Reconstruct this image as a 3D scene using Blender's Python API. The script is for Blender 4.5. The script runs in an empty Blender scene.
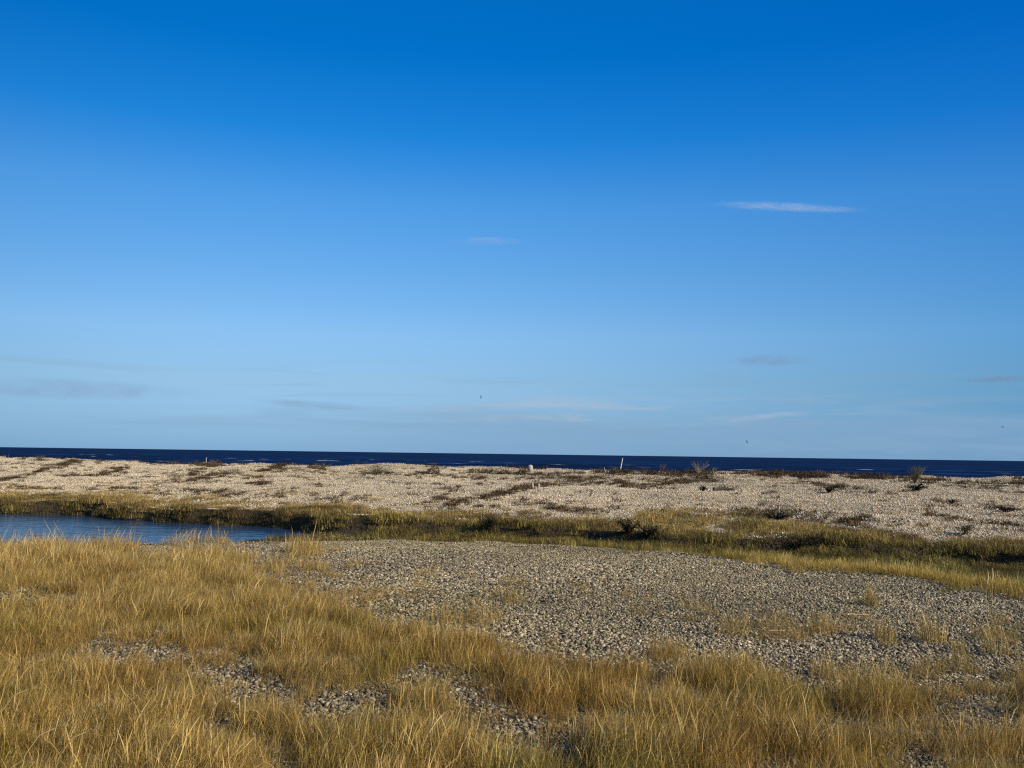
import bpy, math
import numpy as np
from mathutils import Matrix, Vector

rng = np.random.default_rng(11)
sc = bpy.context.scene
COL = sc.collection
W, Hh, F = 1024, 768, 887.0
EYE = 1.75
SUN_AZ = math.radians(114.0)      # clockwise from the view direction (+Y)
SUN_EL = math.radians(26.0)

# ------------------------------------------------------------------ camera
cam_d = bpy.data.cameras.new("camera")
cam = bpy.data.objects.new("camera", cam_d)
COL.objects.link(cam)
cam_d.sensor_width = 36.0
cam_d.lens = 36.0 * F / W
cam_d.clip_start = 0.1
cam_d.clip_end = 90000
CAM_M = (Matrix.Translation((0, 0, EYE)) @ Matrix.Rotation(math.radians(90 + 4.51), 4, 'X')
         @ Matrix.Rotation(math.radians(0.78), 4, 'Z'))
cam.matrix_world = CAM_M
sc.camera = cam
RM = np.array(CAM_M.to_3x3())


def pix_dir(u, v):
    u = np.asarray(u, float); v = np.asarray(v, float)
    d = np.stack([(u - W / 2) / F, -(v - Hh / 2) / F, -np.ones_like(u)], -1)
    return d @ RM.T


def project(P):
    q = (np.asarray(P, float) - np.array([0, 0, EYE])) @ RM
    w = np.maximum(-q[..., 2], 1e-3)
    return W / 2 + F * q[..., 0] / w, Hh / 2 - F * q[..., 1] / w, -q[..., 2]


# ------------------------------------------------------------------ noise
_LAT = np.random.default_rng(5).random((256, 256))


def vnoise(x, y, seed=0):
    x = np.asarray(x, float) + seed * 17.31; y = np.asarray(y, float) + seed * 9.77
    xi = np.floor(x).astype(int); yi = np.floor(y).astype(int)
    fx = x - xi; fy = y - yi
    fx = fx * fx * (3 - 2 * fx); fy = fy * fy * (3 - 2 * fy)
    g = lambda a, b: _LAT[(a + seed * 31) % 256, (b + seed * 57) % 256]
    return (g(xi, yi) * (1 - fx) + g(xi + 1, yi) * fx) * (1 - fy) + (g(xi, yi + 1) * (1 - fx) + g(xi + 1, yi + 1) * fx) * fy


def fbm(x, y, seed=0, n=4):
    s = 0; a = 0.5; tot = 0
    for i in range(n):
        s = s + a * vnoise(np.asarray(x) * 2 ** i, np.asarray(y) * 2 ** i, seed + i); tot += a; a *= 0.5
    return s / tot


def sstep(a, b, x):
    q = np.clip((x - a) / (b - a), 0, 1)
    return q * q * (3 - 2 * q)


# ------------------------------------------------------------------ terrain
NS, NT = (0.41, 0.912), (0.912, -0.41)
SEA_Z, POND_Z = -2.3, -0.5


def st(X, Y):
    return NS[0] * X + NS[1] * Y, NT[0] * X + NT[1] * Y


def near_edge(t):
    return np.interp(t, [-60, -20, -15.2, -13.3, -11, -8, -4, 1.4, 6, 14, 40],
                     [8.6, 9.6, 10.2, 11.6, 14.6, 16.8, 16.3, 14.2, 12.9, 11.3, 10]) + (fbm(t * .8, t * 0, 3, 3) - .5) * 0.9


def far_foot(t):
    return 20.6 + (fbm(t * .33, t * 0, 8, 3) - .5) * 1.7 + (fbm(t * 1.3, t * 0, 28, 2) - .5) * 0.6


def terrain(X, Y):
    X = np.asarray(X, float); Y = np.asarray(Y, float)
    s, t = st(X, Y)
    plat = (fbm(X * .22, Y * .22, 1, 3) - .5) * .16
    plat = plat * sstep(0, 5, np.hypot(X, Y))
    floor = np.interp(t, [-17.6, -15.0, -13.2, 5, 30], [-1.0, -.48, -.34, -.36, -.3]) + (fbm(X * .9, Y * .9, 12, 2) - .5) * .12
    ne = near_edge(t)
    z = plat + (floor - plat) * sstep(ne - .6, ne + 1.7, s)
    ff = far_foot(t)
    top = -.08 + (fbm(X * .5, Y * .5, 15, 3) - .5) * .22
    rise = .9 * np.power(np.clip((s - 23.2) / 22.6, 0, 1), .82)
    berm = .30 * (fbm(s * .28 + t * .07, t * .07, 20, 3) - .5) * 2 * sstep(24, 30, s) + (fbm(X * .35, Y * .35, 22, 3) - .5) * .24 * sstep(23, 28, s)
    bank = top * (1 - sstep(23.2, 30, s) * .6) + rise + berm
    crest = 46.5 + (fbm(t * .12, t * 0, 30, 4) - .5) * 3.5
    bank = bank - np.clip(s - crest, 0, 200) ** 1.15 * .14 * sstep(crest - 1, crest + 3, s)
    bank = np.maximum(bank, -7)
    wd = np.interp(t, [-17, -14, -11.5], [.75, .45, .22])
    k = sstep(ff - .12, ff + wd, s)
    return z * (1 - k) + bank * k


def hit(u, v, dz=0.0):
    """where the ray through a pixel first meets the ground"""
    u = np.atleast_1d(np.asarray(u, float)); v = np.atleast_1d(np.asarray(v, float))
    d = pix_dir(u, v); d = d / np.linalg.norm(d[:, :2], axis=1)[:, None]
    rr = np.concatenate([np.arange(3, 40, .03), np.arange(40, 130, .08)])
    P = np.array([0, 0, EYE]) + d[:, None, :] * rr[None, :, None]
    under = P[..., 2] < terrain(P[..., 0], P[..., 1]) + dz
    done = under.any(1); k = np.where(done, under.argmax(1), len(rr) - 1)
    P = P[np.arange(len(u)), k]
    P[:, 2] = terrain(P[:, 0], P[:, 1])
    return P, done


# ------------------------------------------------------------------ mesh helpers
def mesh_np(name, V, Fq, attrs=None, mat=None, smooth=False):
    V = np.asarray(V, np.float32); Fq = np.asarray(Fq, np.int32)
    me = bpy.data.meshes.new(name)
    k = Fq.shape[1]
    me.vertices.add(len(V)); me.vertices.foreach_set("co", V.ravel())
    me.loops.add(Fq.size); me.loops.foreach_set("vertex_index", Fq.ravel())
    me.polygons.add(len(Fq)); me.polygons.foreach_set("loop_start", np.arange(0, Fq.size, k, dtype=np.int32))
    me.update(calc_edges=True)
    for n, a in (attrs or {}).items():
        at = me.attributes.new(n, 'FLOAT', 'POINT'); at.data.foreach_set("value", np.asarray(a, np.float32))
    if smooth:
        me.polygons.foreach_set("use_smooth", np.ones(len(Fq), bool))
    if mat: me.materials.append(mat)
    me.update()
    return me


class Geo:
    def __init__(self): self.V = []; self.F = []; self.A = []; self.n = 0

    def add(self, V, Fq, a=0.0):
        V = np.asarray(V, float)
        self.V.append(V); self.F.append(np.asarray(Fq, int) + self.n)
        self.A.append(np.broadcast_to(np.asarray(a, float), (len(V),))); self.n += len(V)

    def mesh(self, name, mat, smooth=False):
        return mesh_np(name, np.concatenate(self.V), np.concatenate(self.F), {"rnd": np.concatenate(self.A)}, mat, smooth)


def obj(name, me, parent=None, loc=None, rot=None):
    o = bpy.data.objects.new(name, me); COL.objects.link(o)
    if parent: o.parent = parent
    if loc is not None: o.location = loc
    if rot is not None: o.rotation_euler = rot
    return o


def tag(o, label=None, cat=None, group=None, kind=None):
    if label: o["label"] = label
    if cat: o["category"] = cat
    if group: o["group"] = group
    if kind: o["kind"] = kind
    return o


def blade(g, root, h, lean, az, w, a, seg=4, curl=.5, head=0.0):
    """one grass blade: a tapered curved strip"""
    tt = np.linspace(0, 1, seg + 1)
    la = lean * (tt ** (1 + curl))
    x = np.concatenate([[0], np.cumsum(np.sin(np.diff(tt * 0) + (la[1:])) * h / seg)])
    z = np.concatenate([[0], np.cumsum(np.cos(la[1:]) * h / seg)])
    c = np.array([math.cos(az), math.sin(az)])
    side_az = az + 1.57 + rng.uniform(-.9, .9)
    sd = np.array([math.cos(side_az), math.sin(side_az), 0])
    P = np.stack([root[0] + c[0] * x, root[1] + c[1] * x, root[2] + z], -1)
    ww = w * (1 - tt ** 2 * .85)
    if head: ww[-3:-1] = head
    V = np.empty((2 * (seg + 1), 3)); V[0::2] = P - sd * ww[:, None] / 2; V[1::2] = P + sd * ww[:, None] / 2
    Fq = [[2 * i, 2 * i + 1, 2 * i + 3, 2 * i + 2] for i in range(seg)]
    av = np.full(len(V), a)
    if head: av[-6:] = rng.uniform(.7, 1.15)
    g.add(V, Fq, av)


def tube(g, P, R, sides=6, a=0.0, rough=0.0):
    P = np.asarray(P, float); R = np.asarray(R, float); n = len(P)
    T = np.gradient(P, axis=0); T /= np.linalg.norm(T, axis=1)[:, None]
    ref = np.array([0, 0, 1.]) if abs(T[0, 2]) < .8 else np.array([1., 0, 0])
    V = []
    for i in range(n):
        b = np.cross(T[i], ref); b /= np.linalg.norm(b); c = np.cross(b, T[i])
        for k in range(sides):
            th = 2 * math.pi * k / sides
            V.append(P[i] + (b * math.cos(th) + c * math.sin(th)) * R[i] * (1 + rough * rng.uniform(-1, 1)))
    Fq = [[i * sides + k, i * sides + (k + 1) % sides, (i + 1) * sides + (k + 1) % sides, (i + 1) * sides + k]
          for i in range(n - 1) for k in range(sides)]
    for base, c0 in ((0, P[0]), ((n - 1) * sides, P[-1])):
        V.append(c0); ci = len(V) - 1
        for k in range(0, sides, 2):
            Fq.append([base + k, base + (k + 1) % sides, base + (k + 2) % sides, ci])
    g.add(V, Fq, a)


def ico(sub):
    import bmesh
    bm = bmesh.new(); bmesh.ops.create_icosphere(bm, subdivisions=sub, radius=1)
    V = np.array([v.co for v in bm.verts]); Ft = np.array([[v.index for v in f.verts] for f in bm.faces]); bm.free()
    return V, Ft


ICO1, ICO2 = ico(1), ico(2)


def pebble(g, c, size, base, a):
    V, Ft = base
    k = np.array([rng.uniform(.75, 1.35), rng.uniform(.6, 1.0), rng.uniform(.35, .75)])
    ph = rng.uniform(0, 6.28, 6); q = rng.uniform(1.2, 2.6, 3)
    d = 1 + .13 * np.sin(V[:, 0] * q[0] + ph[0]) + .11 * np.sin(V[:, 1] * q[1] * 1.4 + ph[1]) + .11 * np.sin(V[:, 2] * q[2] + V[:, 0] * 2 + ph[2])
    # blunt facets
    for _ in range(3):
        n = rng.normal(size=3); n /= np.linalg.norm(n); h = V @ n
        d = d * np.where(h > .62, .62 / np.maximum(h, .62), 1)
    P = V * d[:, None] * k
    e = Matrix.Rotation(rng.uniform(0, 6.28), 3, 'Z') @ Matrix.Rotation(rng.normal(0, .35), 3, 'X') @ Matrix.Rotation(rng.normal(0, .35), 3, 'Y')
    P = P @ np.array(e).T * size / 2 + np.asarray(c)
    g.add(P, Ft, a)


# ------------------------------------------------------------------ materials
def new_mat(name):
    m = bpy.data.materials.new(name); m.use_nodes = True
    nt = m.node_tree; nt.nodes.clear()
    out = nt.nodes.new("ShaderNodeOutputMaterial")
    return m, nt, out


def N(nt, kind, **kw):
    n = nt.nodes.new(kind)
    for k, v in kw.items():
        if k in ("ins",):
            for a, b in v.items(): n.inputs[a].default_value = b
        else: setattr(n, k, v)
    return n


def ramp(nt, stops, interp='LINEAR'):
    r = nt.nodes.new("ShaderNodeValToRGB"); r.color_ramp.interpolation = interp
    el = r.color_ramp.elements
    while len(el) < len(stops): el.new(.5)
    for e, (p, c) in zip(el, stops): e.position = p; e.color = (*c, 1)
    return r


def mix(nt, fac, a, b, mode='MIX'):
    n = nt.nodes.new("ShaderNodeMix"); n.data_type = 'RGBA'; n.blend_type = mode
    for sock, v in ((n.inputs[0], fac), (n.inputs[6], a), (n.inputs[7], b)):
        if hasattr(v, "links") or isinstance(v, bpy.types.NodeSocket): nt.links.new(v, sock)
        elif isinstance(v, (int, float)): sock.default_value = v
        else: sock.default_value = (*v, 1)
    return n.outputs[2]


def noise(nt, scale, detail=4, rough=.6, vec=None, dist=0):
    n = N(nt, "ShaderNodeTexNoise", ins={"Scale": scale, "Detail": detail, "Roughness": rough, "Distortion": dist})
    if vec is not None: nt.links.new(vec, n.inputs["Vector"])
    return n


def stone_mat(name, stops, speck=.25):
    m, nt, out = new_mat(name)
    at = N(nt, "ShaderNodeAttribute", attribute_name="rnd")
    r = ramp(nt, stops, 'LINEAR'); nt.links.new(at.outputs["Fac"], r.inputs[0])
    tc = N(nt, "ShaderNodeTexCoord")
    n1 = noise(nt, 60, 4, .7, tc.outputs["Object"])
    rr = ramp(nt, [(.3, (1 - speck,) * 3), (.7, (1 + speck * .6,) * 3)]); nt.links.new(n1.outputs[0], rr.inputs[0])
    c = mix(nt, 1.0, r.outputs[0], rr.outputs[0], 'MULTIPLY')
    ti = N(nt, "ShaderNodeAttribute", attribute_name="tint", attribute_type='INSTANCER')
    c = mix(nt, 1.0, c, ti.outputs["Color"], 'MULTIPLY')
    p = N(nt, "ShaderNodeBsdfPrincipled", ins={"Roughness": .85, "Specular IOR Level": .25})
    nt.links.new(c, p.inputs["Base Color"])
    n2 = noise(nt, 180, 3, .6, tc.outputs["Object"])
    b = N(nt, "ShaderNodeBump", ins={"Strength": .5, "Distance": .004}); nt.links.new(n2.outputs[0], b.inputs["Height"])
    nt.links.new(b.outputs[0], p.inputs["Normal"])
    nt.links.new(p.outputs[0], out.inputs[0])
    return m


def plant_mat(name, stops, trans=.3, tinted=True, rough=.7):
    m, nt, out = new_mat(name)
    at = N(nt, "ShaderNodeAttribute", attribute_name="rnd")
    mr = N(nt, "ShaderNodeMath", operation='MULTIPLY'); mr.inputs[1].default_value = 1 / 1.2
    nt.links.new(at.outputs["Fac"], mr.inputs[0])
    r = ramp(nt, stops); nt.links.new(mr.outputs[0], r.inputs[0])
    c = r.outputs[0]
    if tinted:
        ti = N(nt, "ShaderNodeAttribute", attribute_name="tint", attribute_type='INSTANCER')
        c = mix(nt, 1.0, c, ti.outputs["Color"], 'MULTIPLY')
    d = N(nt, "ShaderNodeBsdfPrincipled", ins={"Roughness": rough, "Specular IOR Level": .2})
    t = N(nt, "ShaderNodeBsdfTranslucent"); ms = N(nt, "ShaderNodeMixShader", ins={0: trans})
    nt.links.new(c, d.inputs["Base Color"]); nt.links.new(c, t.inputs["Color"])
    nt.links.new(d.outputs[0], ms.inputs[1]); nt.links.new(t.outputs[0], ms.inputs[2])
    nt.links.new(ms.outputs[0], out.inputs[0])
    return m


M_STONE = stone_mat("grey_shingle", [(0, (.042, .035, .024)), (.2, (.115, .096, .063)), (.5, (.215, .182, .122)), (.75, (.315, .268, .185)), (.93, (.43, .37, .265)), (1, (.64, .575, .45))])
M_PALE = stone_mat("pale_shingle", [(0, (.20, .16, .105)), (.12, (.36, .295, .195)), (.5, (.50, .415, .285)), (.8, (.58, .49, .35)), (.95, (.68, .60, .46)), (1, (.76, .70, .58))])
M_GRASS = plant_mat("dry_grass", [(0, (.085, .052, .014)), (.22, (.21, .134, .034)), (.55, (.43, .290, .074)), (.82, (.64, .455, .155)), (.84, (.62, .45, .18)), (1, (.74, .57, .28))], .32)
M_MARSH = plant_mat("marsh_plants", [(0, (.025, .022, .010)), (.3, (.062, .052, .018)), (.6, (.125, .101, .037)), (.82, (.22, .172, .070)), (1, (.36, .285, .14))], .25)
M_WEED = plant_mat("wrack", [(0, (.022, .015, .009)), (.5, (.065, .043, .022)), (.82, (.14, .10, .05)), (1, (.25, .19, .10))], .05)


def wood_mat(name, c1, c2):
    m, nt, out = new_mat(name)
    tc = N(nt, "ShaderNodeTexCoord")
    mp = N(nt, "ShaderNodeMapping"); mp.inputs["Scale"].default_value = (30, 30, 4)
    nt.links.new(tc.outputs["Object"], mp.inputs[0])
    n = noise(nt, 2.0, 6, .7, mp.outputs[0])
    r = ramp(nt, [(.3, c1), (.7, c2)]); nt.links.new(n.outputs[0], r.inputs[0])
    p = N(nt, "ShaderNodeBsdfPrincipled", ins={"Roughness": .85, "Specular IOR Level": .2})
    nt.links.new(r.outputs[0], p.inputs["Base Color"])
    b = N(nt, "ShaderNodeBump", ins={"Strength": .6, "Distance": .01}); nt.links.new(n.outputs[0], b.inputs["Height"])
    nt.links.new(b.outputs[0], p.inputs["Normal"]); nt.links.new(p.outputs[0], out.inputs[0])
    return m


M_WHITEWOOD = wood_mat("bleached_wood", (.55, .52, .46), (.80, .77, .70))
M_GREYWOOD = wood_mat("grey_wood", (.24, .21, .17), (.46, .41, .34))
M_DARKWOOD = wood_mat("dark_wood", (.03, .022, .016), (.09, .065, .045))

# ------------------------------------------------------------------ ground
def graded(lo, hi, d, k, far):
    a = list(np.arange(lo, hi, d)); x = hi; s = d
    out = a
    while x < far: out.append(x); s *= k; x += s
    out.append(far); return np.array(out)


xs = graded(0, 16, .14, 1.04, 4000); xs = np.concatenate([-xs[:0:-1], xs])
ys_f = graded(0, 36, .12, 1.015, 90); ys_f = np.concatenate([ys_f, np.geomspace(95, 4000, 40)])
ys_b = -graded(0, 3, .3, 1.12, 4000)[:0:-1]
ys = np.concatenate([ys_b, ys_f])
GX, GY = np.meshgrid(xs, ys)
GZ = terrain(GX, GY)
V = np.stack([GX.ravel(), GY.ravel(), GZ.ravel()], -1)
nx, ny = len(xs), len(ys)
ii = (np.arange(ny - 1)[:, None] * nx + np.arange(nx - 1)[None, :]).ravel()
Fq = np.stack([ii, ii + 1, ii + nx + 1, ii + nx], -1)
S_, T_ = st(V[:, 0], V[:, 1])
FFv = far_foot(T_)
farA = sstep(.6, 3.0, S_ - FFv)
peat = sstep(-2.2, -.6, S_ - near_edge(T_)) * (1 - sstep(.7, 2.6, S_ - FFv))


def ground_mat():
    m, nt, out = new_mat("shore_ground")
    tc = N(nt, "ShaderNodeTexCoord"); P = tc.outputs["Object"]
    a_far = N(nt, "ShaderNodeAttribute", attribute_name="far"); a_pt = N(nt, "ShaderNodeAttribute", attribute_name="peat")
    n0 = noise(nt, .8, 5, .6, P)
    vo = N(nt, "ShaderNodeTexVoronoi", ins={"Scale": 17.0}); nt.links.new(P, vo.inputs["Vector"])
    sep = N(nt, "ShaderNodeSeparateColor"); nt.links.new(vo.outputs["Color"], sep.inputs[0])
    near = ramp(nt, [(0, (.06, .052, .036)), (.5, (.13, .108, .072)), (1, (.26, .225, .165))]); nt.links.new(sep.outputs[0], near.inputs[0])
    pale = ramp(nt, [(0, (.24, .19, .125)), (.3, (.40, .335, .23)), (.75, (.53, .445, .32)), (1, (.68, .60, .46))]); nt.links.new(sep.outputs[0], pale.inputs[0])
    pt = ramp(nt, [(.3, (.022, .016, .009)), (.7, (.07, .052, .027))]); nt.links.new(n0.outputs[0], pt.inputs[0])
    c = mix(nt, a_far.outputs["Fac"], near.outputs[0], pale.outputs[0])
    nz = noise(nt, .16, 4, .6, P); rz = ramp(nt, [(.35, (.86, .83, .78)), (.65, (1.06, 1.04, 1.0))]); nt.links.new(nz.outputs[0], rz.inputs[0])
    c = mix(nt, 1.0, c, rz.outputs[0], 'MULTIPLY')
    c = mix(nt, a_pt.outputs["Fac"], c, pt.outputs[0])
    p = N(nt, "ShaderNodeBsdfPrincipled", ins={"Roughness": .95, "Specular IOR Level": .1})
    nt.links.new(c, p.inputs["Base Color"])
    b = N(nt, "ShaderNodeBump", ins={"Strength": .9, "Distance": .03}); b.invert = True
    nt.links.new(vo.outputs["Distance"], b.inputs["Height"])
    nt.links.new(b.outputs[0], p.inputs["Normal"]); nt.links.new(p.outputs[0], out.inputs[0])
    return m


g = obj("ground", mesh_np("ground", V, Fq, {"far": farA, "peat": peat}, ground_mat(), True))
tag(g, "shingle and peat ground running from the dry grass to the beach ridge", "ground", kind="structure")

# ------------------------------------------------------------------ water
def sea_mat():
    m, nt, out = new_mat("sea_water")
    tc = N(nt, "ShaderNodeTexCoord")
    mp = N(nt, "ShaderNodeMapping"); mp.inputs["Rotation"].default_value = (0, 0, .42); mp.inputs["Scale"].default_value = (.35, 1, 1)
    nt.links.new(tc.outputs["Object"], mp.inputs[0])
    n1 = noise(nt, .11, 5, .62, mp.outputs[0]); n2 = noise(nt, .035, 4, .6, mp.outputs[0]); n3 = noise(nt, .006, 3, .6, mp.outputs[0])
    r = ramp(nt, [(.36, (.0006, .0065, .026)), (.50, (.0016, .0125, .056)), (.66, (.008, .036, .125))]); nt.links.new(n2.outputs[0], r.inputs[0])
    r3 = ramp(nt, [(.3, (.75, .75, .75)), (.7, (1.2, 1.2, 1.2))]); nt.links.new(n3.outputs[0], r3.inputs[0])
    c = mix(nt, 1.0, r.outputs[0], r3.outputs[0], 'MULTIPLY')
    foam = ramp(nt, [(.735, (0, 0, 0)), (.775, (1, 1, 1))]); nt.links.new(n1.outputs[0], foam.inputs[0])
    c = mix(nt, foam.outputs[0], c, (.35, .40, .45))
    af = N(nt, 'ShaderNodeAttribute', attribute_name='foam'); c = mix(nt, af.outputs['Fac'], c, (.5, .53, .55))
    p = N(nt, "ShaderNodeBsdfDiffuse"); gl = N(nt, "ShaderNodeBsdfGlossy", ins={"Roughness": .3}); ms = N(nt, "ShaderNodeMixShader", ins={0: .035})
    nt.links.new(c, p.inputs["Color"])
    b = N(nt, "ShaderNodeBump", ins={"Strength": 1.0, "Distance": 1.6}); nt.links.new(n1.outputs[0], b.inputs["Height"])
    nt.links.new(b.outputs[0], p.inputs["Normal"]); nt.links.new(b.outputs[0], gl.inputs["Normal"])
    nt.links.new(p.outputs[0], ms.inputs[1]); nt.links.new(gl.outputs[0], ms.inputs[2]); nt.links.new(ms.outputs[0], out.inputs[0])
    return m


def sea_mesh():
    ss = np.concatenate([[-60000, -3000, -200, 40], np.arange(60, 460, 1.5), np.geomspace(463, 60000, 60)])
    tp = np.arange(0, 420, 2.2); tt = np.concatenate([[-60000, -4000, -900], -tp[:0:-1] - 60, tp - 60, [900, 4000, 60000]])
    tt = np.unique(tt)
    TT, SS = np.meshgrid(tt, ss)
    X = NS[0] * SS + NT[0] * TT; Y = NS[1] * SS + NT[1] * TT
    f = sstep(60, 90, SS) * sstep(470, 380, SS) * sstep(480, 400, np.abs(TT + 60))
    warp = fbm(SS * .02, TT * .02, 201, 3) * 14
    z = .10 * np.sin((SS + warp + TT * .12) * .52) + .08 * np.sin((SS * .9 - TT * .3 + warp) * .83) + .34 * (fbm(SS * .11, TT * .05, 205, 4) - .5) * 2
    z = z * f
    n_ = fbm(SS * .22, TT * .10, 211, 3)
    foam = sstep(.26, .36, z) * sstep(.54, .62, n_)
    P = np.stack([X.ravel(), Y.ravel(), (SEA_Z + z).ravel()], -1)
    nx_, ny_ = len(tt), len(ss)
    q = (np.arange(ny_ - 1)[:, None] * nx_ + np.arange(nx_ - 1)[None, :]).ravel()
    return mesh_np("sea", P, np.stack([q, q + nx_, q + nx_ + 1, q + 1], -1)[:, ::-1], {"foam": foam.ravel()}, sea_mat(), True)


sea = obj("sea", sea_mesh())
tag(sea, "dark navy sea with small whitecaps reaching to the horizon", "sea", kind="structure")


def pond_mat():
    m, nt, out = new_mat("pond_water")
    tc = N(nt, "ShaderNodeTexCoord")
    mp = N(nt, "ShaderNodeMapping"); mp.inputs["Rotation"].default_value = (0, 0, .25); mp.inputs["Scale"].default_value = (.5, 1.2, 1)
    nt.links.new(tc.outputs["Object"], mp.inputs[0])
    n1 = noise(nt, 3.2, 4, .55, mp.outputs[0]); n2 = noise(nt, .7, 3, .5, mp.outputs[0])
    ad = N(nt, "ShaderNodeMath", operation='ADD'); nt.links.new(n1.outputs[0], ad.inputs[0]); nt.links.new(n2.outputs[0], ad.inputs[1])
    p = N(nt, "ShaderNodeBsdfPrincipled", ins={"Base Color": (.016, .050, .110, 1), "Roughness": .08, "IOR": 1.33, "Specular IOR Level": .5})
    b = N(nt, "ShaderNodeBump", ins={"Strength": .55, "Distance": .07}); nt.links.new(ad.outputs[0], b.inputs["Height"])
    nt.links.new(b.outputs[0], p.inputs["Normal"]); nt.links.new(p.outputs[0], out.inputs[0])
    return m


pv = []
for (s_, t_) in ((8, -11), (8, -200), (24, -200), (24, -11)):
    pv.append((NS[0] * s_ + NT[0] * t_, NS[1] * s_ + NT[1] * t_, POND_Z))
pond = obj("pond_water", mesh_np("pond_water", pv, [[0, 1, 2, 3]], None, pond_mat()))
tag(pond, "rippled blue pond lying behind the dry grass under the peat bank", "pond", kind="structure")

# ------------------------------------------------------------------ instancing of stuff
def scatter(name, pts, rot, scl, idx, tint, variants, label, cat):
    me = bpy.data.meshes.new(name + "_points")
    n = len(pts)
    me.vertices.add(n); me.vertices.foreach_set("co", np.asarray(pts, np.float32).ravel())
    a = me.attributes.new("rot", 'FLOAT_VECTOR', 'POINT'); a.data.foreach_set("vector", np.asarray(rot, np.float32).ravel())
    a = me.attributes.new("scl", 'FLOAT_VECTOR', 'POINT'); a.data.foreach_set("vector", np.asarray(scl, np.float32).ravel())
    a = me.attributes.new("idx", 'INT', 'POINT'); a.data.foreach_set("value", np.asarray(idx, np.int32))
    t4 = np.ones((n, 4), np.float32); t4[:, :3] = tint
    a = me.attributes.new("tint", 'FLOAT_COLOR', 'POINT'); a.data.foreach_set("color", t4.ravel())
    o = obj(name, me); tag(o, label, cat, kind="stuff")
    col = bpy.data.collections.new(name + "_kinds")
    for i, vm in enumerate(variants):
        col.objects.link(bpy.data.objects.new("%s_kind_%02d" % (name, i), vm))
    ng = bpy.data.node_groups.new(name, 'GeometryNodeTree')
    ng.interface.new_socket("Geometry", in_out='INPUT', socket_type='NodeSocketGeometry')
    ng.interface.new_socket("Geometry", in_out='OUTPUT', socket_type='NodeSocketGeometry')
    gi = ng.nodes.new("NodeGroupInput"); go = ng.nodes.new("NodeGroupOutput")
    ci = ng.nodes.new("GeometryNodeCollectionInfo"); ci.inputs[0].default_value = col
    ci.inputs["Separate Children"].default_value = True; ci.inputs["Reset Children"].default_value = True
    ip = ng.nodes.new("GeometryNodeInstanceOnPoints"); ip.inputs["Pick Instance"].default_value = True

    def named(nm, dt):
        q = ng.nodes.new("GeometryNodeInputNamedAttribute"); q.data_type = dt; q.inputs[0].default_value = nm
        return [x for x in q.outputs if x.enabled and x.name == "Attribute"][0]
    er = ng.nodes.new("FunctionNodeEulerToRotation")
    lk = ng.links.new
    lk(gi.outputs[0], ip.inputs["Points"]); lk(ci.outputs[0], ip.inputs["Instance"])
    lk(named("idx", 'INT'), ip.inputs["Instance Index"])
    lk(named("rot", 'FLOAT_VECTOR'), er.inputs[0]); lk(er.outputs[0], ip.inputs["Rotation"])
    lk(named("scl", 'FLOAT_VECTOR'), ip.inputs["Scale"])
    lk(ip.outputs[0], go.inputs[0])
    md = o.modifiers.new("scatter", 'NODES'); md.node_group = ng
    return o


def slope_rot(X, Y, yaw):
    e = .25
    dx = (terrain(X + e, Y) - terrain(X - e, Y)) / (2 * e); dy = (terrain(X, Y + e) - terrain(X, Y - e)) / (2 * e)
    # euler XYZ applied to a yawed patch: yaw first about its own z, then tilt
    out = np.empty((len(X), 3))
    for i in range(len(X)):
        n = Vector((-dx[i], -dy[i], 1)).normalized()
        q = Vector((0, 0, 1)).rotation_difference(n).to_matrix() @ Matrix.Rotation(yaw[i], 3, 'Z')
        out[i] = q.to_euler('XYZ')
    return out


def jgrid(x0, x1, y0, y1, d):
    gx, gy = np.meshgrid(np.arange(x0, x1, d), np.arange(y0, y1, d))
    gx = gx.ravel(); gy = gy.ravel()
    return gx + rng.uniform(-.5, .5, len(gx)) * d, gy + rng.uniform(-.5, .5, len(gy)) * d


def in_view(X, Y, Z, mx=160, my=120):
    u, v, w = project(np.stack([X, Y, Z], -1))
    return (w > 0) & (u > -mx) & (u < W + mx) & (v > 400) & (v < Hh + my)


# --- near shingle
def pebble_patch(name, rad, n, smin, smax, base, mat):
    g = Geo()
    for _ in range(n):
        r = rad * math.sqrt(rng.random()); th = rng.uniform(0, 6.28)
        sz = smin + (smax - smin) * rng.random() ** 1.8
        pebble(g, (r * math.cos(th), r * math.sin(th), sz * rng.uniform(-.08, .28)), sz, base, rng.random())
    return g.mesh(name, mat, True)


EDGE_U = [-200, 0, 200, 232, 270, 330, 430, 480, 560, 620, 680, 760, 830, 880, 940, 1024, 1300]
EDGE_V = [562, 562, 562, 572, 592, 606, 632, 644, 658, 672, 668, 678, 694, 690, 684, 676, 660]
near_kinds = [pebble_patch("near_patch", .26, 215, .017, .045, ICO2, M_STONE) for _ in range(10)]
X, Y = jgrid(-16, 15, 2.5, 24, .25)
s_, t_ = st(X, Y); Z = terrain(X, Y)
d_edge = s_ - near_edge(t_)
keep = in_view(X, Y, Z) & ((d_edge < .55) | ((t_ > -17) & (t_ < -11.5) & (d_edge < 5) & (s_ < 19) & (Z > POND_Z - .1)))
X, Y, Z = X[keep], Y[keep], Z[keep]
tn = .62 + .72 * fbm(X * .5, Y * .5, 40, 4)
u_, v_, _ = project(np.stack([X, Y, Z], -1))
in_grass = sstep(-5, 25, v_ - np.interp(u_, EDGE_U, EDGE_V))     # stones under the grass, tinted darker and scaled smaller
tn = tn * (1 - .22 * in_grass)
tint = np.stack([tn * 1.03, tn * 1.0, tn * (.80 + .18 * fbm(X * .3, Y * .3, 44, 2))], -1)
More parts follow.
